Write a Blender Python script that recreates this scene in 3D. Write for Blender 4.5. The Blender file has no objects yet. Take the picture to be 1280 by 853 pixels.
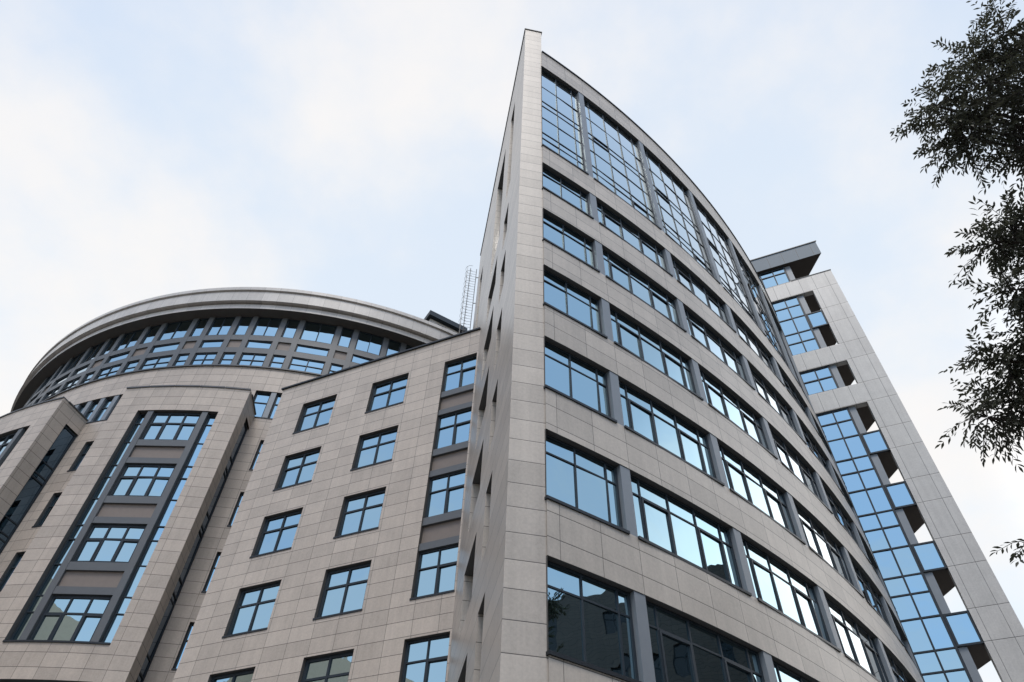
import bpy, bmesh, math, random
from mathutils import Vector, Matrix
random.seed(11)
R = math.radians
scene = bpy.context.scene
C = scene.collection

# ------------------------------------------------------------------ materials
def newmat(name):
    m = bpy.data.materials.new(name); m.use_nodes = True
    nt = m.node_tree; nt.nodes.clear()
    out = nt.nodes.new('ShaderNodeOutputMaterial')
    b = nt.nodes.new('ShaderNodeBsdfPrincipled')
    nt.links.new(b.outputs[0], out.inputs[0])
    return m, nt, b

def math_n(nt, op, a, b=None, c=None):
    n = nt.nodes.new('ShaderNodeMath'); n.operation = op
    for i, v in enumerate((a, b, c)):
        if v is None: continue
        if isinstance(v, (int, float)): n.inputs[i].default_value = v
        else: nt.links.new(v, n.inputs[i])
    return n.outputs[0]

def noise(nt, vec, scale, detail=4, rough=.55):
    n = nt.nodes.new('ShaderNodeTexNoise'); n.inputs['Scale'].default_value = scale
    n.inputs['Detail'].default_value = detail; n.inputs['Roughness'].default_value = rough
    nt.links.new(vec, n.inputs['Vector']); return n.outputs['Fac']

def scaled(nt, vec, s):
    n = nt.nodes.new('ShaderNodeMapping'); n.inputs['Scale'].default_value = s
    nt.links.new(vec, n.inputs['Vector']); return n.outputs[0]

def stone(name, col, bw, rh, u0=0., v0=0., joint=.021, rough=.42, second=None, jd=.22, var=.19, streak=.20, spec=.45):
    """stone cladding: slabs bw x rh with open joints, each slab a little different, mottled and faintly streaked"""
    m, nt, b = newmat(name)
    tc = nt.nodes.new('ShaderNodeTexCoord')
    sep = nt.nodes.new('ShaderNodeSeparateXYZ'); nt.links.new(tc.outputs['UV'], sep.inputs[0])
    u = math_n(nt, 'DIVIDE', math_n(nt, 'SUBTRACT', sep.outputs[0], u0), bw)
    v = math_n(nt, 'DIVIDE', math_n(nt, 'SUBTRACT', sep.outputs[1], v0), rh)
    def dist(x, size):
        f = math_n(nt, 'FRACT', x)
        return math_n(nt, 'MULTIPLY', math_n(nt, 'MINIMUM', f, math_n(nt, 'SUBTRACT', 1., f)), size)
    du, d = dist(u, bw), dist(v, rh)
    vi = math_n(nt, 'FLOOR', v)
    if second is not None:
        v2 = math_n(nt, 'DIVIDE', math_n(nt, 'SUBTRACT', sep.outputs[1], second), rh)
        d = math_n(nt, 'MINIMUM', d, dist(v2, rh))
        vi = math_n(nt, 'ADD', vi, math_n(nt, 'MULTIPLY', math_n(nt, 'FLOOR', v2), 7.3))
    jm = math_n(nt, 'MAXIMUM', math_n(nt, 'LESS_THAN', d, joint * .5), math_n(nt, 'MULTIPLY', math_n(nt, 'LESS_THAN', du, joint * .45), .75))
    d = math_n(nt, 'MINIMUM', d, du)
    comb = nt.nodes.new('ShaderNodeCombineXYZ')
    nt.links.new(math_n(nt, 'FLOOR', u), comb.inputs[0]); nt.links.new(vi, comb.inputs[1])
    wn = nt.nodes.new('ShaderNodeTexWhiteNoise'); wn.noise_dimensions = '2D'
    nt.links.new(comb.outputs[0], wn.inputs['Vector'])
    ob = tc.outputs['Object']
    n1 = noise(nt, ob, 1.3, 6, .6)
    n2 = noise(nt, ob, 14., 5, .75)
    n3 = noise(nt, scaled(nt, ob, (3.4, 3.4, .13)), 1.0, 7, .72)
    k = math_n(nt, 'MULTIPLY_ADD', math_n(nt, 'SUBTRACT', wn.outputs['Value'], .5), var, 1.)
    k = math_n(nt, 'ADD', k, math_n(nt, 'MULTIPLY', math_n(nt, 'SUBTRACT', n1, .5), .30))
    k = math_n(nt, 'ADD', k, math_n(nt, 'MULTIPLY', math_n(nt, 'SUBTRACT', n2, .5), .50))
    k = math_n(nt, 'ADD', k, math_n(nt, 'MULTIPLY', math_n(nt, 'SUBTRACT', n3, .5), streak * 2))
    k = math_n(nt, 'MULTIPLY', k, math_n(nt, 'SUBTRACT', 1., math_n(nt, 'MULTIPLY', jm, 1 - jd)))
    mx = nt.nodes.new('ShaderNodeVectorMath'); mx.operation = 'SCALE'
    mx.inputs[0].default_value = col
    nt.links.new(k, mx.inputs['Scale'])
    nt.links.new(mx.outputs[0], b.inputs['Base Color'])
    b.inputs['Roughness'].default_value = rough
    b.inputs['Specular IOR Level'].default_value = spec
    h = math_n(nt, 'ADD', math_n(nt, 'MULTIPLY', math_n(nt, 'MINIMUM', d, joint), 1.0), math_n(nt, 'MULTIPLY', n2, .004))
    bp = nt.nodes.new('ShaderNodeBump'); bp.inputs['Strength'].default_value = .35; bp.inputs['Distance'].default_value = .4
    nt.links.new(h, bp.inputs['Height']); nt.links.new(bp.outputs[0], b.inputs['Normal'])
    return m

def plain(name, col, rough=.5, metal=0., var=.12, scale=3., spec=.5):
    m, nt, b = newmat(name)
    tc = nt.nodes.new('ShaderNodeTexCoord')
    n = noise(nt, tc.outputs['Object'], scale, 6, .6)
    k = math_n(nt, 'MULTIPLY_ADD', math_n(nt, 'SUBTRACT', n, .5), var * 2, 1.)
    mx = nt.nodes.new('ShaderNodeVectorMath'); mx.operation = 'SCALE'; mx.inputs[0].default_value = col
    nt.links.new(k, mx.inputs['Scale']); nt.links.new(mx.outputs[0], b.inputs['Base Color'])
    b.inputs['Roughness'].default_value = rough; b.inputs['Metallic'].default_value = metal
    b.inputs['Specular IOR Level'].default_value = spec
    return m

def glass(name, tint, ripple=.02):
    """coated facade glass: tinted mirror head-on, clear mirror at a glancing angle, a slight ripple"""
    m, nt, b = newmat(name)
    b.inputs['Metallic'].default_value = 1.
    lw = nt.nodes.new('ShaderNodeLayerWeight'); lw.inputs['Blend'].default_value = .5
    mr = nt.nodes.new('ShaderNodeMapRange'); mr.interpolation_type = 'SMOOTHSTEP'
    mr.inputs[1].default_value = .55; mr.inputs[2].default_value = 1.0
    nt.links.new(lw.outputs['Facing'], mr.inputs[0])
    mx = nt.nodes.new('ShaderNodeMix'); mx.data_type = 'RGBA'
    nt.links.new(mr.outputs[0], mx.inputs['Factor']); mx.inputs['A'].default_value = (*tint, 1)
    mx.inputs['B'].default_value = (.88, .91, .93, 1) if tint[0] > .2 else (.5, .55, .6, 1)
    nt.links.new(mx.outputs['Result'], b.inputs['Base Color'])
    b.inputs['Roughness'].default_value = .012
    tc = nt.nodes.new('ShaderNodeTexCoord')
    n = noise(nt, tc.outputs['Object'], .9, 2, .5)
    bp = nt.nodes.new('ShaderNodeBump'); bp.inputs['Strength'].default_value = ripple; bp.inputs['Distance'].default_value = .35
    nt.links.new(n, bp.inputs['Height']); nt.links.new(bp.outputs[0], b.inputs['Normal'])
    return m

BEIGE = (.485, .418, .354)
M = dict(
    prow=stone('prow_stone', (.455, .402, .343), 1.19, .667, .35, 10.46 - .667 * 15),
    flank=stone('flank_stone', (.47, .415, .36), 3.2, .667, .0, 10.46 - .667 * 15, joint=.02, rough=.33, spec=.6),
    wing=stone('wing_stone', BEIGE, 1.08, .6, .55, .23),
    bay=stone('bay_stone', (.455, .389, .327), .902, .6, .0, .53),
    drum=stone('drum_stone', (.455, .389, .329), .902, .6, .3, .28),
    cornice=stone('cornice_stone', (.52, .49, .455), 1.02, 9., .0, 2., joint=.02, jd=.4),
    tower=stone('tower_stone', (.53, .505, .472), .9, 3.63, .3, 2.23, joint=.03, second=.11, var=.08),
    brick=stone('brick_wall', (.075, .055, .043), .5, .25, joint=.02),
    frame=plain('window_frame_metal', (.026, .035, .044), .5, .0, .12, 3., .25),
    sill=plain('sill_metal', (.018, .022, .027), .45, .3),
    pillar=plain('grey_cladding', (.20, .22, .24), .5, .15, .10, 2.),
    beam=plain('dark_grey_cladding', (.105, .112, .118), .5, .1, .10, 2.),
    capm=plain('blue_grey_panels', (.085, .125, .16), .55, 0., .10, 1.5),
    brown=plain('brown_panel', (.20, .165, .142), .6, 0., .12, 4.),
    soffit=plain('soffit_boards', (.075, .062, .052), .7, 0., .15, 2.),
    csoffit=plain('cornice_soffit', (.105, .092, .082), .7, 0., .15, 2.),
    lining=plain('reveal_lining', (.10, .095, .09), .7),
    roof=plain('roof_felt', (.09, .09, .09), .9),
    steel=plain('galvanised_steel', (.09, .092, .095), .5, .4),
    glass=glass('coated_glass', (.35, .51, .575)),
    dglass=glass('dark_glass', (.10, .15, .20)),
    plaster=plain('cream_plaster', (.85, .64, .48), .8),
    shade=plain('unlit_window', (.012, .013, .015), .25),
    asphalt=plain('asphalt', (.05, .05, .05), .9, 0., .2, 1.),
    paving=stone('paving', (.13, .125, .12), .6, .6, joint=.012),
    bark=plain('bark', (.045, .035, .028), .9, 0., .3, 9.),
)

# ------------------------------------------------------------------ mesh helper
class MB:
    def __init__(s): s.v = []; s.f = []; s.uv = []; s.mi = []; s.mats = []
    def slot(s, mat):
        if mat not in s.mats: s.mats.append(mat)
        return s.mats.index(mat)
    def face(s, pts, mat, uv=None):
        i0 = len(s.v); s.v += [Vector(p) for p in pts]
        s.f.append(tuple(range(i0, i0 + len(pts))))
        if uv is None:
            a = Vector(pts[1]) - Vector(pts[0]); n = a.cross(Vector(pts[2]) - Vector(pts[1]))
            if n.length > 0: n.normalize()
            if abs(n.z) > .7: uv = [(p[0], p[1]) for p in pts]
            else:
                t = Vector((-n.y, n.x, 0)); t.normalize()
                uv = [(Vector(p).dot(t), p[2]) for p in pts]
        s.uv.append(uv); s.mi.append(s.slot(mat))
    def hexa(s, p, mat):   # p: 8 points, 0-3 bottom ring, 4-7 top ring
        for q in ((0, 3, 2, 1), (4, 5, 6, 7), (0, 1, 5, 4), (1, 2, 6, 5), (2, 3, 7, 6), (3, 0, 4, 7)):
            s.face([p[i] for i in q], mat)
    def bar(s, m, ua, ub, za, zb, da, db, mat):
        s.hexa([m(ua, za, da), m(ub, za, da), m(ub, za, db), m(ua, za, db),
                m(ua, zb, da), m(ub, zb, da), m(ub, zb, db), m(ua, zb, db)], mat)
    def arcbar(s, m, ua, ub, za, zb, da, db, mat, step=.8):
        n = max(1, int(math.ceil((ub - ua) / step)))
        us = [ua + (ub - ua) * i / n for i in range(n + 1)]
        for a, b in zip(us, us[1:]):
            for q, uv in (([(a, za, db), (b, za, db), (b, zb, db), (a, zb, db)], [(a, za), (b, za), (b, zb), (a, zb)]),
                          ([(a, zb, da), (b, zb, da), (b, za, da), (a, za, da)], None),
                          ([(a, zb, db), (b, zb, db), (b, zb, da), (a, zb, da)], [(a, zb), (b, zb), (b, zb + .1), (a, zb + .1)]),
                          ([(a, za, da), (b, za, da), (b, za, db), (a, za, db)], [(a, za), (b, za), (b, za - .1), (a, za - .1)])):
                s.face([m(*x) for x in q], mat, uv)
        for u in (ua, ub):
            s.face([m(u, za, da), m(u, za, db), m(u, zb, db), m(u, zb, da)], mat)
    def prism(s, poly, z0, z1, mat, matb=None):
        n = len(poly)
        s.face([(x, y, z1) for x, y in poly], mat)
        s.face([(x, y, z0) for x, y in reversed(poly)], matb or mat)
        for i in range(n):
            a, b = poly[i], poly[(i + 1) % n]
            s.face([(*a, z0), (*b, z0), (*b, z1), (*a, z1)], mat)
    def tube(s, pts, rads, mat, seg=6):
        rings = []
        for i, p in enumerate(pts):
            a = Vector(pts[max(i - 1, 0)]); b = Vector(pts[min(i + 1, len(pts) - 1)])
            t = (b - a).normalized()
            x = t.orthogonal().normalized(); y = t.cross(x)
            if rings:
                x = (px - t * px.dot(t)).normalized(); y = t.cross(x)
            px = x
            rings.append([Vector(p) + (x * math.cos(2 * math.pi * k / seg) + y * math.sin(2 * math.pi * k / seg)) * rads[i] for k in range(seg)])
        for r0, r1 in zip(rings, rings[1:]):
            for k in range(seg):
                s.face([r0[k], r0[(k + 1) % seg], r1[(k + 1) % seg], r1[k]], mat)
    def build(s, name, parent=None, smooth=False, weld=False):
        me = bpy.data.meshes.new(name)
        me.from_pydata([tuple(v) for v in s.v], [], s.f)
        for m in s.mats: me.materials.append(m)
        ul = me.uv_layers.new(name='UVMap')
        i = 0; flat = []
        for uv in s.uv:
            for c in uv: flat += [c[0], c[1]]
        ul.data.foreach_set('uv', flat)
        me.polygons.foreach_set('material_index', s.mi)
        if smooth: me.polygons.foreach_set('use_smooth', [True] * len(s.f))
        me.update()
        if weld:
            bm = bmesh.new(); bm.from_mesh(me)
            bmesh.ops.remove_doubles(bm, verts=bm.verts, dist=1e-5)
            bmesh.ops.recalc_face_normals(bm, faces=bm.faces)
            bm.to_mesh(me); bm.free()
        o = bpy.data.objects.new(name, me); C.objects.link(o)
        if parent is not None:
            o.parent = parent
            o.matrix_parent_inverse = parent.matrix_world.inverted()
        return o

def thing(name, label, cat, loc=(0, 0, 0), group=None):
    o = bpy.data.objects.new(name, None); C.objects.link(o)
    o.location = loc; o.empty_display_size = .5
    o['label'] = label; o['category'] = cat
    if group: o['group'] = group
    bpy.context.view_layer.update()
    return o

def plane_map(o, t, n):
    o = Vector((o[0], o[1], 0)); t = Vector((t[0], t[1], 0)).normalized(); n = Vector((n[0], n[1], 0)).normalized()
    return lambda u, z, d: o + t * u + n * d + Vector((0, 0, z))
def arc_map(c, rad, a0):
    """u metres along the arc from angle a0 (0 = towards -y, growing to +x), d outwards"""
    def f(u, z, d):
        a = a0 + u / rad; r = rad + d
        return Vector((c[0] + r * math.sin(a), c[1] - r * math.cos(a), z))
    return f

def wall(mb, m, u0, u1, z0, z1, holes, depth, mat, step=1e9, lining=None, jamb=None):
    """front skin of a wall with openings (ua, ub, za, zb) and the reveals of each opening"""
    us = {u0, u1}; zs = {z0, z1}
    for h in holes: us |= {h[0], h[1]}; zs |= {h[2], h[3]}
    n = int((u1 - u0) / step)
    for i in range(1, n + 1): us.add(u0 + (u1 - u0) * i / (n + 1))
    us = sorted(us); zs = sorted(zs)
    us = [us[0]] + [b for a, b in zip(us, us[1:]) if b - a > 1e-4]
    for a, b in zip(us, us[1:]):
        for c, d in zip(zs, zs[1:]):
            if d - c < 1e-4: continue
            um, zm = (a + b) / 2, (c + d) / 2
            if any(h[0] < um < h[1] and h[2] < zm < h[3] for h in holes): continue
            mb.face([m(a, c, 0), m(b, c, 0), m(b, d, 0), m(a, d, 0)], mat, [(a, c), (b, c), (b, d), (a, d)])
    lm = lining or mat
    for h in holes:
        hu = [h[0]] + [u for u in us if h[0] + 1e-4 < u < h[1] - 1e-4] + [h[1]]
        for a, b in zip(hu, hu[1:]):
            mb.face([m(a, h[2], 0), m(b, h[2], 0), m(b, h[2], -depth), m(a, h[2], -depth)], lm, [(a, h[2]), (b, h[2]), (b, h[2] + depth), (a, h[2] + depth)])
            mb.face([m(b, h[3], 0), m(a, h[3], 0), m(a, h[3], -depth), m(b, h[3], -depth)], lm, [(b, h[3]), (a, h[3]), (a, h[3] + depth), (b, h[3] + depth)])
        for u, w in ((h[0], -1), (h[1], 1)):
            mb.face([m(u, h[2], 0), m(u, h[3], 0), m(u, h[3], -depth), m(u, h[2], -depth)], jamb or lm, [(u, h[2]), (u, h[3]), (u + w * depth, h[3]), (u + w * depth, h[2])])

def window(parent, m, u0, u1, z0, z1, cu, rz, d, sash=(), bar=.055, dep=.12, sill=None, gl=None, tilt=.009, name='window', skip=()):
    """metal frame with columns cu and rows rz (fractions), glass lites behind it as child 'pane'"""
    W, H = u1 - u0, z1 - z0
    cs = [u0 + W * c for c in cu]; rs = [z0 + H * r for r in rz]
    f = MB()
    for i, c in enumerate(cs):
        w = bar * .5 if 0 < i < len(cs) - 1 else bar * .75
        c2 = min(max(c, u0 + w), u1 - w)
        f.bar(m, c2 - w, c2 + w, z0, z1, d - dep, d, M['frame'])
    for j, r in enumerate(rs):
        w = bar * .5 if 0 < j < len(rs) - 1 else bar * .75
        r2 = min(max(r, z0 + w), z1 - w)
        for a, b in zip(cs, cs[1:]):
            f.bar(m, a + .01, b - .01, r2 - w, r2 + w, d - dep, d - .006, M['frame'])
    for (i, j) in sash:
        a, b, c, e = cs[i] + bar * .5, cs[i + 1] - bar * .5, rs[j] + bar * .5, rs[j + 1] - bar * .5
        w = .06
        f.bar(m, a, a + w, c, e, d - dep, d + .02, M['frame']); f.bar(m, b - w, b, c, e, d - dep, d + .02, M['frame'])
        f.bar(m, a + w, b - w, c, c + w, d - dep, d + .018, M['frame']); f.bar(m, a + w, b - w, e - w, e, d - dep, d + .018, M['frame'])
    fo = f.build(name, parent)
    g = MB()
    for i, (a, b) in enumerate(zip(cs, cs[1:])):
        for j, (c, e) in enumerate(zip(rs, rs[1:])):
            tx = random.gauss(0, tilt); tz = random.gauss(0, tilt); dd = d - dep * .45
            g.face([m(a, c, dd - tx * (b - a) / 2 - tz * (e - c) / 2), m(b, c, dd + tx * (b - a) / 2 - tz * (e - c) / 2),
                    m(b, e, dd + tx * (b - a) / 2 + tz * (e - c) / 2), m(a, e, dd - tx * (b - a) / 2 + tz * (e - c) / 2)], gl or M['glass'])
    g.build('pane', fo)
    if sill is not None:
        s = MB(); s.bar(m, u0 - .02, u1 + .02, z0 - .05, z0 + .03, d - .02, sill, M['sill']); s.build('sill', fo)
    return fo

# ------------------------------------------------------------------ ground
g = MB(); S = 1500
g.face([(-S, -S, 0), (S, -S, 0), (S, S, 0), (-S, S, 0)], M['asphalt'])
o = g.build('ground'); o['kind'] = 'structure'
g = MB(); g.prism([(-60, -7), (60, -7), (60, 70), (-60, 70)], .004, .13, M['paving'])
o = g.build('pavement'); o['kind'] = 'structure'

# ------------------------------------------------------------------ prow building (curved front, blade end)
PL = Vector((.032, 13.22)); PR = Vector((.945, 13.37)); FD = Vector((-1.68, 10.38)).normalized()
FN = Vector((-FD.y, FD.x))
FE = PL + FD * 16.0
C1 = (-24.80, 56.81); R1 = 50.54; A0 = R(30.62); A1 = R(61.0)
mc = arc_map(C1, R1, A0); UL = R1 * (A1 - A0)
prow = thing('curved_office_building', 'tall beige office building with ribbon windows on a curved front ending in a sharp blade', 'building', (.5, 13.3, 0))

ROWS = [(s, s + 2.1) for s in (.68, 4.28, 7.88, 11.48, 15.08, 18.68, 22.28, 25.88)]
CT = (29.52, 38.76)
holes = [(0.0, UL - .02, a, b) for a, b in ROWS] + [(0.0, UL - .02, *CT)]
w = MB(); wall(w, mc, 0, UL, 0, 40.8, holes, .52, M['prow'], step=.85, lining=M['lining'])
w.build('curved_wall', prow)
cp = MB(); cp.arcbar(mc, .02, UL, 40.803, 40.9, -.5, .06, M['sill']); cp.build('coping', prow)

ml = plane_map(PL, FD, FN)          # flank, u along it away from the camera
fl_holes = []; FW = []
for k in range(8):
    z = 12.0 + 3.73 * (k - 3)
    if z < .5 or z > 28: continue
    fl_holes.append((2.72, 3.82, z, z + 2.25)); FW.append((2.72, 3.82, z, z + 2.25))
    fl_holes.append((5.45, 8.0, z - .15, z + 2.0)); FW.append((5.45, 8.0, z - .15, z + 2.0))
for a, b, z0_, z1_ in ((2.62, 3.75, 30.95, 40.0), (5.35, 8.0, 30.45, 39.7), (12.9, 14.1, 30.5, 38.6)):
    fl_holes.append((a, b, z0_, z1_)); FW.append((a, b, z0_, z1_))
w = MB()
wall(w, ml, 0, 16, 0, 44.1, fl_holes, .36, M['flank'], lining=M['lining'], jamb=M['flank'])
mp = plane_map(PL, PR - PL, Vector((PR.y - PL.y, -(PR.x - PL.x))))
pw = (PR - PL).length
wp = MB()
wp.face([mp(0, 0, 0), mp(pw, 0, 0), mp(pw, 44.1, 0), mp(0, 44.1, 0)], M['prow'], [(.4, 0), (.4 + pw, 0), (.4 + pw, 44.1), (.4, 44.1)])
PRB = PR + FD * 16; PLB = FE
bz = Vector((0, 0, 1))
def P3(p, z): return Vector((p[0], p[1], z))
wp.face([P3(PR, 40.5), P3(PRB, 40.5), P3(PRB, 44.1), P3(PR, 44.1)], M['prow'])
wp.face([P3(PL, 44.1), P3(PR, 44.1), P3(PRB, 44.1), P3(PLB, 44.1)], M['prow'])
wp.face([P3(PLB, 0), P3(PRB, 0), P3(PRB, 44.1), P3(PLB, 44.1)], M['prow'])
w.build('flank_wall', prow); wp.build('blade_pier', prow)
cp = MB()
q = [PL - FD * .05 + FN * .05, PR - FD * .05 - FN * .05, PRB - FN * .05, PLB + FN * .05]
cp.prism([tuple(x) for x in q], 44.103, 44.18, M['sill']); cp.build('coping', prow)
for (a, b, z0_, z1_) in FW:
    if z1_ - z0_ > 4: window(prow, ml, a, b, z0_, z1_, [0, .5, 1], [0, .25, .35, .6, .7, 1], -.3)
    else: window(prow, ml, a, b, z0_, z1_, [0, .5, 1], [0, .68, 1], -.3)
# pillars between the ribbon windows
PA = [33.55 + 5.03 * k for k in range(6)]
for a in PA:
    u = R1 * (R(a) - A0)
    p = MB(); p.bar(mc, u - .17, u + .17, .6, 38.9, -.5, -.02, M['pillar']); p.build('pillar', prow)
edges = [0.0] + [R1 * (R(a) - A0) for a in PA] + [UL - .02]
for (z0_, z1_) in ROWS:
    for i in range(len(edges) - 1):
        u0 = edges[i] + (.17 if i else 0); u1 = edges[i + 1] - (.17 if i < len(edges) - 2 else 0)
        if i == 0: window(prow, mc, u0, u1, z0_, z1_, [0, .42, .84, 1], [0, .72, 1], -.16, bar=.045, dep=.07, sill=.05)
        elif i == len(edges) - 2: window(prow, mc, u0, u1, z0_, z1_, [0, .25, .6, 1], [0, .72, 1], -.16, bar=.045, dep=.07, sill=.05)
        else: window(prow, mc, u0, u1, z0_, z1_, [0, .105, .365, .625, .885, 1], [0, .72, 1], -.16, bar=.045, dep=.07, sash=[(1, 0), (3, 0)], sill=.05)
cr = [0, .125, .187, .355, .50, .56, .75, .925, 1]
for i in range(len(edges) - 1):
    u0 = edges[i] + (.17 if i else 0); u1 = edges[i + 1] - (.17 if i < len(edges) - 2 else 0)
    cols = [0, .42, .84, 1] if i == 0 else [0, .25, .6, 1] if i == len(edges) - 2 else [0, .105, .365, .625, .885, 1]
    window(prow, mc, u0, u1, *CT, cols, cr, -.16, bar=.045, dep=.07, sash=[] if i in (0, len(edges) - 2) else [(1, 4), (3, 0)], sill=.05)
# back walls and roof
BK = [mc(UL, 0, 0).xy, Vector((12, 42)), PRB]
b = MB()
ps = [mc(UL, 0, 0).xy, Vector((13, 43)), Vector((1, 39)), PRB]
for p, q in zip(ps, ps[1:]): b.face([P3(p, 0), P3(q, 0), P3(q, 40.8), P3(p, 40.8)], M['prow'])
b.build('rear_wall', prow)
b = MB(); arcp = [tuple(mc(UL * i / 24, 0, -.3).xy) for i in range(25)]
b.face([(x, y, 40.4) for x, y in [tuple(PR)] + arcp + [tuple(p) for p in ps[1:]]], M['roof']); b.build('roof', prow)
# caged ladder on the rear end of the blade
ld = MB()
lx = plane_map((FE.x - .06, FE.y + .12), FN, FD)      # u to the left of the blade
for u in (.12, .55): ld.tube([lx(u, 29.0, .05), lx(u, 42.6, .05)], [.025, .025], M['steel'])
for k in range(46): ld.tube([lx(.12, 29.2 + .29 * k, .05), lx(.55, 29.2 + .29 * k, .05)], [.010, .010], M['steel'], 4)
for k in range(5): ld.tube([lx(.1, 30 + 2.9 * k, .05), lx(-.1, 30 + 2.9 * k, .0)], [.03, .03], M['steel'], 4)
lo = ld.build('ladder', prow)
cg = MB()
for k in range(20):
    z = 31.4 + .58 * k
    cg.tube([lx(.12 + .43 * .5 + .55 + .38 * math.cos(R(t)) - .38, z + .02, .05 + .36 * math.sin(R(t))) for t in range(-100, 101, 20)], [.011] * 11, M['steel'], 4)
for t in (-45, 45):
    cg.tube([lx(.12 + .215 + .17 + .38 * math.cos(R(t)), z, .05 + .36 * math.sin(R(t))) for z in (31.4, 42.4)], [.013, .013], M['steel'], 4)
cg.build('safety_cage', lo)

# ------------------------------------------------------------------ wing
WO = Vector((-1.65, 23.6)); WD = Vector((-.9097, .4153)).normalized(); WN = Vector((-.4153, -.9097)).normalized()
mw = plane_map(WO, WD, WN)
wing = thing('office_wing', 'lower flat-fronted beige stone wing with a sloping-looking roofline, three columns of square-paned windows', 'building', (-7, 26, 0))
SL = [25.62 - 3.6 * k for k in range(8)]
wh = []; c3 = (.07, 1.86)
for s in SL:
    if s < .3: continue
    wh += [(8.23, 10.37, s, s + 2.12), (3.92, 6.07, s, s + 2.12)]
    if s < 14.5: wh.append((*c3, s, s + 2.12))
wh.append((*c3, 14.83, 27.72))
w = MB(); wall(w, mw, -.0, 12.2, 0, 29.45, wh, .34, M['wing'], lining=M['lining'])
LW = WO + WD * 12.2
back = [LW, LW - WN * 9, WO - WN * 9, WO]
for p, q in zip(back[:-1], back[1:-1]): w.face([P3(p, 0), P3(q, 0), P3(q, 29.45), P3(p, 29.45)], M['wing'])
w.build('wall', wing)
b = MB(); b.face([P3(p, 29.2) for p in back], M['roof']); b.build('roof', wing)
b = MB(); b.bar(mw, -.0, 12.3, 29.452, 29.55, -.45, .10, M['sill']); b.bar(plane_map(LW, -WN, WD), -.04, 9, 29.452, 29.55, -.4, .10, M['sill']); b.build('coping', wing)
for s in SL:
    if s < .3: continue
    for a, b_ in ((8.23, 10.37), (3.92, 6.07)):
        window(wing, mw, a, b_, s, s + 2.12, [0, .5, 1], [0, .63, 1], -.16, sill=.03, bar=.085)
    if s < 14.5: window(wing, mw, *c3, s, s + 2.12, [0, .5, 1], [0, .63, 1], -.16, sash=[(0, 0)], sill=.03)
    else:
        window(wing, mw, *c3, max(s, 14.85), s + 2.08, [0, .5, 1], [0, .63, 1], -.16, sash=[(0, 0)], sill=.03 if s < 15 else None)
        if s > 15:
            b = MB(); b.bar(mw, c3[0] + .005, c3[1] - .005, s - .36, s, -.32, -.06, M['beam']); b.build('crossbeam', wing)
            b = MB(); b.bar(mw, c3[0] + .005, c3[1] - .005, s - 1.52, s - 1.2, -.32, -.06, M['beam']); b.build('crossbeam', wing)
            b = MB(); b.bar(mw, c3[0] + .005, c3[1] - .005, s - 1.2, s - .36, -.32, -.19, M['brown']); b.build('spandrel_panel', wing)

# ------------------------------------------------------------------ rotunda
C2 = (-17.1, 56.38); RD = 25.55; RE = 27.62
rot = thing('rotunda_building', 'round beige rotunda with a window ring under its broad cornice and projecting bays', 'building', (-17.1, 31, 0))
md = arc_map(C2, RD, 0.0)
def ud(deg): return RD * R(deg)
dh = []; RW = []
for s in SL:
    if s < .3: continue
    for a, b_ in ((-16.2, -11.75), (6.95, 11.4), (-39.5, -35.0)):
        dh.append((ud(a), ud(b_), s, s + 2.12)); RW.append((a, b_, s))
strip = [(-52, -10.6), (3.9, 21.9)]
for a, b_ in strip: dh.append((ud(a), ud(b_), 29.32, 31.5))
w = MB(); wall(w, md, ud(-110), ud(110), 0, 33.4, dh, .42, M['drum'], step=.75, lining=M['lining'])
w.build('drum_wall', rot)
b = MB(); b.arcbar(md, ud(-110), ud(110), 33.403, 33.5, -.5, .1, M['steel']); b.build('ledge', rot)
for a, b_, s in RW: window(rot, md, ud(a), ud(b_), s, s + 2.12, [0, .5, 1], [0, .63, 1], -.14, sill=.03)
# strip windows below the belt
def strip_bays(angs, a0, a1):
    es = [a0] + [a for a in angs if a0 < a < a1] + [a1]
    for i, (p, q) in enumerate(zip(es, es[1:])):
        u0 = ud(p) + (.16 if i else 0); u1 = ud(q) - (.16 if i < len(es) - 2 else 0)
        window(rot, md, u0, u1, 29.32, 31.5, [0, 1], [0, .62, 1], -.16)
        if i: 
            b = MB(); b.bar(md, ud(p) - .155, ud(p) + .155, 29.33, 31.49, -.4, -.03, M['pillar']); b.build('pillar', rot)
    b = MB(); b.arcbar(md, ud(a0) + .01, ud(a1) - .01, 29.33, 29.39, -.1, .03, M['sill']); b.build('sill', rot)
strip_bays([-18.2 + 2.23 * k for k in range(-15, 4)], *strip[0])
strip_bays([6.33 + 2.23 * k for k in range(7)], *strip[1])
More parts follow.
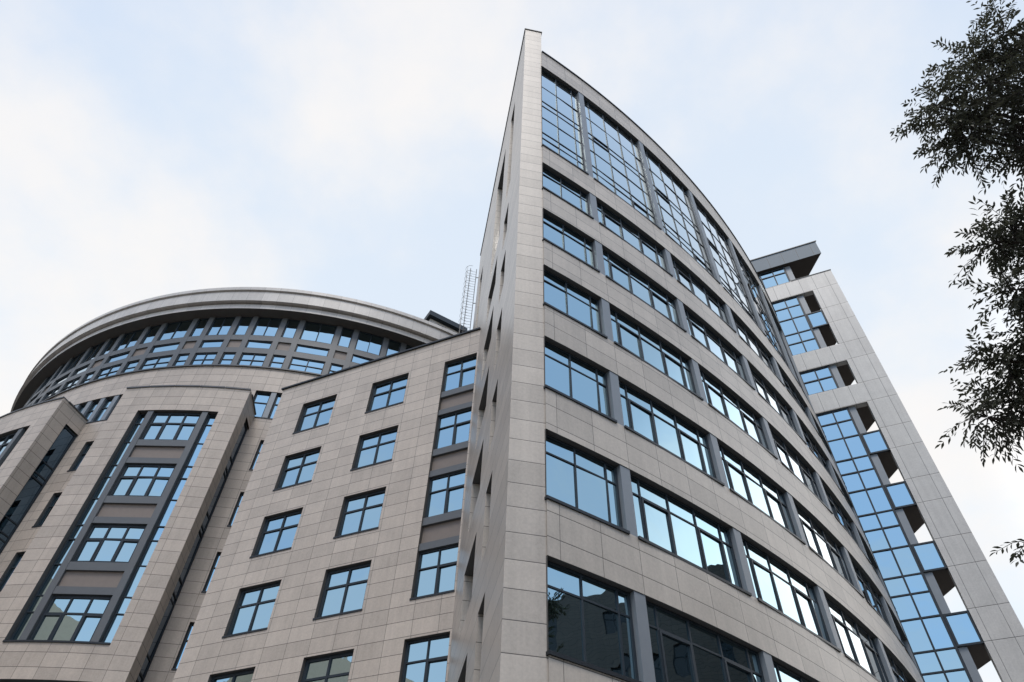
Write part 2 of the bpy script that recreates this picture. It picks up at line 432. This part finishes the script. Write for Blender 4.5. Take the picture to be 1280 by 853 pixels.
# belt of windows under the cornice
BA = [-58.5, -53.4, -50.6, -45.6, -42.8, -38.0, -35.2, -30.4, -26.2, -23.4, -18.5, -15.5, -10.2, -7.6, -3.45, -.75, 3.7, 6.4, 12.0, 14.6, 19.3, 22.1, 26.8, 29.5, 34.5, 37.2]
SOF = 38.45
ZR = [(33.5, 34.8), (35.27, 36.03), (36.5, SOF)]
for i, a in enumerate(BA):
    b = MB(); b.bar(md, ud(a) - .18, ud(a) + .18, 33.505, SOF - .003, -.5, -.03, M['beam']); b.build('pillar', rot)
for i, (p, q) in enumerate(zip(BA, BA[1:])):
    u0, u1 = ud(p) + .18, ud(q) - .18
    wide = (u1 - u0) > 1.25
    b = MB(); b.bar(md, u0, u1, 34.8, 35.27, -.5, -.04, M['beam']); b.build('crossbeam', rot); b = MB(); b.bar(md, u0, u1, 36.03, 36.5, -.5, -.04, M['beam']); b.build('crossbeam', rot)
    for k, (z0_, z1_) in enumerate(ZR):
        if k == 1 and not wide:
            b = MB(); b.bar(md, u0, u1, z0_, z1_, -.5, -.14, M['brown']); b.build('spandrel_panel', rot); continue
        cols = [0, .5, 1] if wide and k != 1 else [0, 1]
        rows = [0, .52, 1] if k == 0 else [0, 1]
        window(rot, md, u0, u1, z0_ + .02, z1_ - .005, cols, rows, -.10, bar=.05)
# cornice
prof = [(24.9, SOF), (26.2, SOF), (26.2, 38.88), (26.0, 38.9), (26.0, 39.0), (26.46, 39.0), (26.46, 39.93), (26.42, 39.95), (26.42, 40.02), (26.57, 40.04), (26.57, 40.34), (26.5, 40.42), (25.6, 40.45)]
c = MB(); na = 150
for k in range(na):
    a0, a1 = R(-110 + 220 * k / na), R(-110 + 220 * (k + 1) / na)
    for (r0, z0_), (r1, z1_) in zip(prof, prof[1:]):
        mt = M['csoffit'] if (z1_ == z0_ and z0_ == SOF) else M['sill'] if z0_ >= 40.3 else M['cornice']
        pts = [(C2[0] + r * math.sin(a), C2[1] - r * math.cos(a), z) for r, z, a in ((r0, z0_, a0), (r0, z0_, a1), (r1, z1_, a1), (r1, z1_, a0))]
        c.face(pts, mt, [(26 * a0, z0_), (26 * a1, z0_), (26 * a1, z1_ + (r1 - r0) * .01), (26 * a0, z1_)])
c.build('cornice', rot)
b = MB(); b.face([(C2[0] + 25.7 * math.sin(R(t)), C2[1] - 25.7 * math.cos(R(t)), 40.2) for t in range(-110, 111, 5)], M['roof']); b.build('roof', rot)
# roof housing near the wing
mh = plane_map((-6.3, 33.75), (2.72, 1.62), (1.62, -2.72))
hl = math.hypot(2.72, 1.62)
hh = MB(); hh.bar(mh, .25, hl - .1, 40.2, 43.0, -2.2, -.35, M['cornice']); ho = hh.build('roof_housing', rot)
hh = MB(); hh.bar(mh, 0, hl + .1, 43.003, 43.5, -2.5, 0, M['frame']); hh.build('flat_roof', ho)
hh = MB(); hh.bar(mh, .9, hl - .3, 42.1, 42.75, -.5, -.33, M['frame']); hh.build('louvre', ho)

def bay(ac):
    """projecting window bay centred on angle ac"""
    mb_ = arc_map(C2, RE, R(ac)); ue = lambda deg: RE * R(deg)
    hw = 7.43
    op = (ue(-4.33), ue(4.93)); zt, zb = 27.72, 14.72
    w = MB()
    lows = [(op[0], op[1], z, z + 2.05) for z in (11.2, 7.6, 4.0, .4)]
    wall(w, mb_, ue(-hw), ue(hw), 0, 29.5, [(op[0], op[1], zb, zt)] + lows, .5, M['bay'], step=.9, lining=M['lining'])
    for sgn in (-1, 1):
        a = ue(sgn * hw)
        w.face([mb_(a, 0, 0), mb_(a, 29.5, 0), mb_(a, 29.5, -1.0), mb_(a, 0, -1.0)], M['bay'])
        w.face([mb_(a, 28.4, -1.0), mb_(a, 29.5, -1.0), mb_(a, 29.5, -2.07), mb_(a, 28.4, -2.07)], M['bay'])
        w.face([mb_(a, 0, -1.0), mb_(a, 28.4, -1.0), mb_(a - sgn * .12, 28.4, -1.0), mb_(a - sgn * .12, 0, -1.0)], M['bay'])
    n = 8
    for i in range(n):
        p, q = ue(-hw + 2 * hw * i / n), ue(-hw + 2 * hw * (i + 1) / n)
        w.face([mb_(p, 29.35, 0), mb_(q, 29.35, 0), mb_(q, 29.35, -2.07), mb_(p, 29.35, -2.07)], M['roof'])
    bo = w.build('window_bay', rot)
    cpn = MB()
    for i in range(5):
        p, q = ue(-hw + 2 * hw * i / 5), ue(-hw + 2 * hw * (i + 1) / 5)
        cpn.bar(mb_, p + .02, q - .02, 29.503, 29.60, -.35, .06, M['steel'])
    for sgn in (-1, 1):
        a = ue(sgn * hw); cpn.bar(mb_, a - .06, a + .06, 29.503, 29.58, -2.05, -.36, M['steel'])
    cpn.build('coping', bo)
    for sgn in (-1, 1):      # glass strip in each side of the bay
        a0 = mb_(ue(sgn * hw) - sgn * .10, 0, -2.06); a1 = mb_(ue(sgn * hw) - sgn * .10, 0, -1.0)
        t = (a1 - a0).xy; nn = Vector((t.y, -t.x)) * (1 if sgn > 0 else -1)
        if nn.dot(mb_(ue(sgn), 0, 0).xy - mb_(0, 0, 0).xy) < 0: nn = -nn
        ms = plane_map(a0.xy, t, nn)
        window(rot, ms, 0, t.length, 3, 28.38, [0, 1], sorted(sum([[(28.38 - 3 - k * 3.6 - x) / 25.38 for x in (0, 2.55, 3.3) if 28.38 - 3 - k * 3.6 - x > 0] for k in range(8)], [0, ])), 0., bar=.07, gl=M['dglass'], dep=.1)
    pil = [(ue(-3.13), ue(-2.46)), (ue(3.12), ue(3.78))]
    for a, b_ in pil:
        p = MB(); p.bar(mb_, a, b_, zb + .01, zt - .01, -.48, -.05, M['beam']); p.build('pillar', rot)
    for k in range(4):
        t = zt - 3.6 * k; s = t - 2.06 if k < 3 else 14.75
        a, b_ = pil[0][1], pil[1][0]
        window(rot, mb_, a, b_, s, t - .02, [0, .335, .665, 1], [0, .62, 1], -.20, sash=[(0, 0), (2, 0)], bar=.085)
        if k < 3:
            b = MB(); b.bar(mb_, a, b_, s - .4, s, -.46, -.07, M['beam']); b.build('crossbeam', rot); b = MB(); b.bar(mb_, a, b_, s - 1.55, s - 1.2, -.46, -.07, M['beam']); b.build('crossbeam', rot)
            b = MB(); b.bar(mb_, a, b_, s - 1.2, s - .4, -.46, -.19, M['brown']); b.build('spandrel_panel', rot)
    rows = [0]
    for k in (3, 2, 1, 0):
        t = zt - 3.6 * k
        for x in (2.06, .75, -.02) if k < 3 else (.75, -.02):
            v = (t - x - zb) / (zt - zb)
            if 0.01 < v < .99: rows.append(v)
    rows.append(1)
    window(rot, mb_, op[0], pil[0][0], zb + .01, zt - .01, [0, 1], rows, -.26, bar=.05)
    window(rot, mb_, pil[1][1], op[1], zb + .01, zt - .01, [0, 1], rows, -.26, bar=.05)
    b = MB(); b.arcbar(mb_, op[0] + .01, op[1] - .01, zb + .005, zb + .08, -.3, .05, M['sill']); b.build('sill', rot)
    for l in lows[:2]:
        window(rot, mb_, l[0], l[1], l[2], l[3], [0, .13, .2, .42, .61, .8, .87, 1], [0, .62, 1], -.30)
    return bo
bay(-2.37)
bay(-25.65)

# ------------------------------------------------------------------ tower at the far end
TO = Vector((21.08, 29.43)); TD = Vector((.9097, -.4153)).normalized(); TN = Vector((-.4153, -.9097)).normalized()
mt_ = plane_map(TO, TD, TN)
tow = thing('corner_tower', 'slim grey stone and blue glass tower with open corner balconies beyond the curved building', 'building', (20, 31, 0))
T0 = 42.13; FP = 3.63; UL_ = -4.2
th = [(UL_, 0, T0 - FP - 2.1, T0), (UL_, 0, T0 - 2 * FP - 2.1, T0 - 2 * FP), (UL_, 0, .2, T0 - 3 * FP)]
w = MB(); wall(w, mt_, UL_, 1.68, 0, 43.74, th, .4, M['tower'])
w.face([mt_(1.68, 0, 0), mt_(1.68, 43.74, 0), mt_(1.45, 43.74, -.4), mt_(1.45, 0, -.4)], M['tower'])
w.face([mt_(0, .2, -.4), mt_(1.45, .2, -.4), mt_(1.45, 43.74, -.4), mt_(0, 43.74, -.4)], M['tower'])
w.face([mt_(UL_, 43.74, 0), mt_(1.68, 43.74, 0), mt_(1.45, 43.74, -.4), mt_(UL_, 43.74, -.4)], M['tower'])
w.build('stone_front', tow)
b = MB(); b.bar(mt_, -1.07, 1.70, 43.743, 43.80, -.42, .03, M['sill']); b.build('coping', tow)
gcols = [UL_, -2.9, -1.99, -1.07]
gf = [(x - UL_) / (-1.07 - UL_) for x in gcols]
def zrows(z0_, z1_, zs): return [0] + sorted((z - z0_) / (z1_ - z0_) for z in zs if z0_ + .05 < z < z1_ - .05) + [1]
allz = []
for k in range(13):
    t = T0 - FP * k; allz += [t - .93, t - 2.12, t]
for (ua, ub, za, zb) in th: window(tow, mt_, UL_, -1.07, za, zb, gf, zrows(za, zb, allz), -.09, bar=.075, name='curtain_wall')
window(tow, mt_, UL_, -1.07, 43.76, 45.72, gf, zrows(43.76, 45.72, [45.05]), -.09, bar=.075, name='curtain_wall')
for k in range(12):          # glass balustrade fields reaching the stone
    if k in (1, 2): continue
    t = T0 - FP * k
    zl = t - FP + .0; zu = t - 2.12
    if k == 0 or k >= 3:
        if zl < .3: continue
        window(tow, mt_, -1.07, -.01, zl, zu, [0, 1], [0, 1], -.06, bar=.06, name='balcony_glass')
for k in range(12):
    t = T0 - FP * k
    if t - 2.12 < .3: break
    b = MB(); b.bar(mt_, -1.06, -.70, t - 2.12, t, -.5, -.16, M['pillar']); b.build('side_panel', tow)
    poly = [(-1.04, -.14), (-.01, -.14), (-.005, -.405), (1.25, -.42), (.30, -1.95), (-.95, -3.85), (-1.04, -3.9)]
    if k == 0: za, zb = t + .0, 43.6
    else: za, zb = t, t + FP - 2.13
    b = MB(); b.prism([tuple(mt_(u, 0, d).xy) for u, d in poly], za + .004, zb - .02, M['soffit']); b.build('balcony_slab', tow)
b = MB(); b.bar(mt_, -1.06, -.70, 43.76, 45.7, -.5, -.16, M['pillar']); b.build('side_panel', tow)
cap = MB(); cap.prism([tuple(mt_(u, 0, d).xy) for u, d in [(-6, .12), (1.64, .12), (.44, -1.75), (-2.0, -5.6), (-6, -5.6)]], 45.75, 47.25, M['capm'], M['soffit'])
co = cap.build('roof_canopy', tow)
b = MB(); b.prism([tuple(mt_(u, 0, d).xy) for u, d in [(-6, .17), (1.72, .17), (.48, -1.82), (-2.0, -5.7), (-6, -5.7)]], 47.253, 47.34, M['sill']); b.build('coping', co)
for u in (-3.1, -2.0, -.95, .1, 1.15):
    b = MB(); b.bar(mt_, u - .012, u + .012, 45.77, 47.24, .10, .123, M['sill']); b.build('panel_joint', co)
body = MB()
q = [mt_(u, 0, d).xy for u, d in ((-1.1, -.52), (-1.1, -6), (-6, -6), (-6, -.52))]
for p, r_ in zip(q, q[1:]): body.face([P3(p, 0), P3(r_, 0), P3(r_, 45.7), P3(p, 45.7)], M['tower'])
body.build('rear_wall', tow)

# ------------------------------------------------------------------ trees
def leafmat(name, col):
    m, nt, b = newmat(name)
    oi = nt.nodes.new('ShaderNodeNewGeometry')
    k = math_n(nt, 'MULTIPLY_ADD', oi.outputs['Random Per Island'], .9, .55)
    mx = nt.nodes.new('ShaderNodeVectorMath'); mx.operation = 'SCALE'; mx.inputs[0].default_value = col
    nt.links.new(k, mx.inputs['Scale']); nt.links.new(mx.outputs[0], b.inputs['Base Color'])
    b.inputs['Roughness'].default_value = .5
    tr = nt.nodes.new('ShaderNodeBsdfTranslucent'); nt.links.new(mx.outputs[0], tr.inputs[0])
    ms = nt.nodes.new('ShaderNodeMixShader'); ms.inputs[0].default_value = .35
    nt.links.new(b.outputs[0], ms.inputs[1]); nt.links.new(tr.outputs[0], ms.inputs[2])
    nt.links.new(ms.outputs[0], nt.nodes['Material Output'].inputs[0])
    return m
M['leaf'] = leafmat('leaf_green', (.060, .062, .040))

def tree(name, label, loc, blobs, limb_z, seed, twigs, leaf=.105, wid=.030, group=None):
    rnd = random.Random(seed)
    t = thing(name, label, 'tree', loc, group)
    base = Vector(loc)
    tr = MB()
    top = max(b[0][2] for b in blobs) + 1.0
    n = 9; axis = []
    cx = sum(b[0][0] for b in blobs) / len(blobs); cy = sum(b[0][1] for b in blobs) / len(blobs)
    for i in range(n):
        f = i / (n - 1)
        axis.append(Vector((base.x + math.sin(f * 4) * .18, base.y + math.cos(f * 3) * .15 - .15, base.z + .1 + (top - base.z) * f)))
    tr.tube(axis, [.26 * (1 - .85 * i / (n - 1)) * (1.35 if i == 0 else 1) for i in range(n)], M['bark'], 10)
    lv = MB()
    def leaflet(p, d, L, W):
        d = d.normalized(); s = d.cross(Vector((rnd.gauss(0, .5), rnd.gauss(0, .5), 1))).normalized()
        up = s.cross(d)
        a = p; e = p + d * L + up * (-.12 * L)
        l = p + d * L * .45 + s * W * .5 + up * .12 * W; r = p + d * L * .45 - s * W * .5 + up * .12 * W
        l2 = p + d * L * .75 + s * W * .32; r2 = p + d * L * .75 - s * W * .32
        lv.face([a, r, r2, e, l2, l], M['leaf'], [(0, 0)] * 6)
    for (c, rad) in blobs:
        c = Vector(c)
        # limb from the trunk
        zf = base.z + max(2.5, (c.z - base.z) * limb_z)
        st = min(axis, key=lambda a: abs(a.z - zf))
        mid = st.lerp(c, .5) + Vector((rnd.gauss(0, .2), rnd.gauss(0, .2), .35))
        tr.tube([st, st.lerp(mid, .5) + Vector((0, 0, .1)), mid, mid.lerp(c, .6), c], [.075, .055, .042, .03, .016], M['bark'], 6)
        for k in range(int(twigs * min(1., rad / .3))):
            dv = Vector((rnd.gauss(0, 1), rnd.gauss(0, 1), rnd.gauss(0, .8))).normalized()
            p0 = c + dv * rad * rnd.random() ** .8 * .75
            ln = rnd.uniform(.22, .5) * (1 if rad < .8 else rad / .8)
            dirv = (dv + Vector((rnd.gauss(0, .5), rnd.gauss(0, .5), rnd.gauss(-.25, .4)))).normalized()
            p1 = p0 + dirv * ln * .6; p2 = p1 + (dirv + Vector((0, 0, -.35))).normalized() * ln * .5
            if rnd.random() < .5: tr.tube([c.lerp(p0, .2), p0, p1, p2], [.009, .006, .004, .002], M['bark'], 3)
            m_ = rnd.randint(5, 8)
            for i in range(m_):
                f = (i + .6) / m_
                q = p0.lerp(p1, f * 2) if f < .5 else p1.lerp(p2, f * 2 - 1)
                ax = (p2 - p0).normalized(); sd = ax.cross(Vector((rnd.gauss(0, .3), rnd.gauss(0, .3), 1))).normalized()
                for sg in (-1, 1):
                    dd = ax * .75 + sd * sg * .8 + Vector((0, 0, rnd.uniform(-.5, .1)))
                    leaflet(q, dd, leaf * rnd.uniform(.7, 1.2), wid * rnd.uniform(.8, 1.2))
            leaflet(p2, p2 - p1, leaf, wid)
    tr.build('trunk', t); lv.build('crown', t)
    return t

blobs = []
rb = random.Random(5)
seen = [((5.41, 3.79, 11.02), .30), ((5.47, 3.86, 10.6), .28), ((5.62, 3.93, 10.35), .38), ((5.85, 3.7, 10.7), .48), ((6.1, 3.5, 11.2), .55), ((6.12, 3.4, 11.75), .38), ((6.35, 3.3, 11.5), .5),
        ((6.5, 3.09, 12.0), .5), ((6.6, 3.2, 11.2), .6), ((6.4, 3.6, 10.5), .55), ((6.15, 3.75, 10.25), .38), ((6.9, 3.3, 11.7), .7), ((6.9, 3.6, 10.9), .6),
        ((5.5, 4.5, 8.8), .28), ((5.8, 4.5, 9.05), .4), ((6.05, 4.6, 8.85), .45), ((6.2, 4.6, 9.3), .5), ((5.55, 4.75, 8.2), .25), ((6.5, 4.7, 9.0), .6),
        ((5.35, 5.25, 7.5), .3), ((5.6, 5.2, 7.65), .45), ((5.9, 5.05, 7.8), .5), ((5.05, 5.62, 7.0), .24), ((5.35, 5.5, 7.15), .32), ((5.7, 5.4, 7.3), .42), ((6.2, 5.2, 7.6), .6), ((6.05, 4.9, 8.3), .35), ((6.2, 5.0, 8.15), .4), ((6.3, 4.0, 9.95), .3), ((5.12, 5.97, 5.72), .09)]
blobs += [((c[0] + .17, c[1] - .09, c[2]), r * .95) for c, r in seen]
for k in range(46):          # the rest of the crown, right of the picture
    a = rb.uniform(0, 2 * math.pi); rr = rb.uniform(.4, 3.2)
    x, y, z = 10.3 + rr * math.cos(a), 3.3 + rr * math.sin(a), rb.uniform(6.5, 12.5)
    if x < 8.8: continue
    blobs.append(((x, y, z), rb.uniform(.6, 1.0)))
tree('ash_tree', 'dark leafy branches of a tree reaching in from the right against the white sky', (10.2, 3.3, .13), blobs, .62, 3, 47, .09, .028)
# a street tree and a block opposite, seen only as reflections in the lowest windows
def street_tree(loc, h, seed, label):
    rr = random.Random(seed); bl = []
    for k in range(34):
        a = rr.uniform(0, 6.28); q = rr.uniform(.3, 1) ** .6
        z = rr.uniform(.35, 1.)
        w_ = 2.7 * math.sin(math.pi * min(1, (z - .25) / .85)) + .4
        bl.append(((loc[0] + w_ * q * math.cos(a), loc[1] + w_ * q * math.sin(a), loc[2] + h * z), rr.uniform(.7, 1.0)))
    tree('street_tree', label, loc, bl, .6, seed, 22, .24, .085)
street_tree((21.5, 4.0, .13), 21.5, 8, 'tall street tree mirrored in the corner window of the lowest window band')

opp = thing('apartment_block', 'dark brown block across the street, mirrored in the lowest window band of the curved front', 'building', (34, 2, 0))
mo = plane_map((32, 20), (0, -1), (-1, 0))
oh = []
for i in range(10):
    for k in range(7): oh.append((2 + 3.5 * i, 3.3 + 3.5 * i, 2.5 + 3.6 * k, 4.3 + 3.6 * k))
w = MB(); wall(w, mo, 0, 38, 0, 27.4, oh, .25, M['brick'])
for p, q in (((32, 20), (46, 20)), ((46, 20), (46, -18)), ((46, -18), (32, -18))): w.face([(*p, 0), (*q, 0), (*q, 27.4), (*p, 27.4)], M['brick'])
w.build('wall', opp)
b = MB(); b.face([(32, -18, 27.3), (46, -18, 27.3), (46, 20, 27.3), (32, 20, 27.3)], M['roof']); b.build('roof', opp)
for h_ in oh: window(opp, mo, *h_, [0, .5, 1], [0, .65, 1], -.15, gl=M['shade'])

blk = thing('office_block', 'plain beige block across the yard, mirrored in the lower panes of the projecting bay', 'building', (-41, -4, 0))
mk = plane_map((-39, -28), (0, 1), (1, 0))
kh = [(3 + 5 * i, 5 + 5 * i, 2.2 + 3.6 * k, 4.2 + 3.6 * k) for i in range(8) for k in range(6)]
w = MB(); wall(w, mk, 0, 42, 0, 30, kh, .25, M['plaster'])
for p, q in (((-39, 14), (-54, 14)), ((-54, 14), (-54, -28)), ((-54, -28), (-39, -28))): w.face([(*p, 0), (*q, 0), (*q, 30), (*p, 30)], M['plaster'])
w.build('wall', blk)
b = MB(); b.face([(-54, -28, 29.8), (-39, -28, 29.8), (-39, 14, 29.8), (-54, 14, 29.8)], M['roof']); b.build('roof', blk)
for h_ in kh: window(blk, mk, *h_, [0, .5, 1], [0, .65, 1], -.12)

# ------------------------------------------------------------------ sky, sun
SUN_EL, SUN_AZ = R(62), R(186)       # azimuth clockwise from +y
wd = bpy.data.worlds.new('World'); scene.world = wd; wd.use_nodes = True
nt = wd.node_tree; nt.nodes.clear()
out = nt.nodes.new('ShaderNodeOutputWorld'); bg = nt.nodes.new('ShaderNodeBackground')
nt.links.new(bg.outputs[0], out.inputs[0])
sky = nt.nodes.new('ShaderNodeTexSky'); sky.sky_type = 'NISHITA'; sky.sun_disc = False
sky.sun_elevation = SUN_EL; sky.sun_rotation = SUN_AZ; sky.air_density = 1.; sky.dust_density = .4; sky.ozone_density = 1.5
tc = nt.nodes.new('ShaderNodeTexCoord'); sep = nt.nodes.new('ShaderNodeSeparateXYZ')
nt.links.new(tc.outputs['Generated'], sep.inputs[0])
zz = math_n(nt, 'ADD', math_n(nt, 'MAXIMUM', sep.outputs[2], 0.), .35)
cv = nt.nodes.new('ShaderNodeCombineXYZ')
nt.links.new(math_n(nt, 'DIVIDE', sep.outputs[0], zz), cv.inputs[0]); nt.links.new(math_n(nt, 'DIVIDE', sep.outputs[1], zz), cv.inputs[1])
cv.inputs[2].default_value = 9.9
n1 = noise(nt, cv.outputs[0], 1.35, 9, .58)
def maprange(v, a, b, c, d):
    n = nt.nodes.new('ShaderNodeMapRange'); n.interpolation_type = 'SMOOTHSTEP'
    for i, x in enumerate((a, b, c, d)): n.inputs[i + 1].default_value = x
    nt.links.new(v, n.inputs[0]); return n.outputs[0]
side = math_n(nt, 'MULTIPLY', math_n(nt, 'MULTIPLY', sep.outputs[0], .5), math_n(nt, 'SUBTRACT', 1., sep.outputs[2]))
cover = maprange(math_n(nt, 'ADD', sep.outputs[1], side), -.45, .50, 0., 1.)             # thin veil thickens towards +y
low = maprange(sep.outputs[2], .95, .25, 0., 1.)
veil = math_n(nt, 'MULTIPLY_ADD', cover, .44, .34)
veil = math_n(nt, 'ADD', veil, math_n(nt, 'MULTIPLY', math_n(nt, 'MULTIPLY', low, cover), .21))
puff = math_n(nt, 'MULTIPLY', maprange(math_n(nt, 'MULTIPLY_ADD', low, .09, math_n(nt, 'MULTIPLY_ADD', cover, .04, n1)), .47, .66, 0., 1.), math_n(nt, 'MULTIPLY_ADD', cover, .36, .42))
def mixrgb(f, a, b):
    m = nt.nodes.new('ShaderNodeMix'); m.data_type = 'RGBA'
    nt.links.new(f, m.inputs['Factor']); nt.links.new(a, m.inputs['A'])
    m.inputs['B'].default_value = (*b, 1); return m.outputs['Result']
CLOUD = 3.98
c_ = mixrgb(veil, sky.outputs[0], (CLOUD * .90, CLOUD * .985, CLOUD * 1.065))
c_ = mixrgb(puff, c_, (CLOUD * 1.05, CLOUD * 1.0, CLOUD * .955))
dt = nt.nodes.new('ShaderNodeVectorMath'); dt.operation = 'DOT_PRODUCT'
nt.links.new(tc.outputs['Generated'], dt.inputs[0]); dt.inputs[1].default_value = Vector((.90, .26, .34)).normalized()
gl_ = maprange(dt.outputs['Value'], .84, 1., 1., 2.3)           # cloud lit brightest low in the east
gm = nt.nodes.new('ShaderNodeVectorMath'); gm.operation = 'SCALE'
nt.links.new(c_, gm.inputs[0]); nt.links.new(gl_, gm.inputs['Scale'])
nt.links.new(gm.outputs[0], bg.inputs[0])
bg.inputs[1].default_value = .12
sl = bpy.data.lights.new('sun', 'SUN'); sl.energy = .9; sl.angle = R(22); sl.color = (1., .93, .84)
so = bpy.data.objects.new('sun', sl); C.objects.link(so)
dv = Vector((math.sin(SUN_AZ) * math.cos(SUN_EL), math.cos(SUN_AZ) * math.cos(SUN_EL), math.sin(SUN_EL)))
so.rotation_euler = dv.to_track_quat('Z', 'Y').to_euler()
so.location = (0, -20, 60)

# ------------------------------------------------------------------ camera
cam = bpy.data.cameras.new('camera'); co_ = bpy.data.objects.new('camera', cam); C.objects.link(co_)
cam.sensor_width = 36.; cam.lens = 883. / 1280 * 36.; cam.clip_end = 5000; cam.clip_start = .05
rx = Vector((.99913644, -.0313124, .02731112)); dn = Vector((.04154953, .75296541, -.65674708)); fw = Vector((0, .6573147, .7536162))
co_.matrix_world = Matrix(((rx.x, -dn.x, -fw.x, 0), (rx.y, -dn.y, -fw.y, 0), (rx.z, -dn.z, -fw.z, 1.6), (0, 0, 0, 1)))
scene.camera = co_
scene.view_settings.view_transform = 'Standard'; scene.view_settings.look = 'None'
scene.view_settings.exposure = 1.02; scene.view_settings.gamma = 1.
scene.cycles.max_bounces = 8; scene.cycles.glossy_bounces = 5
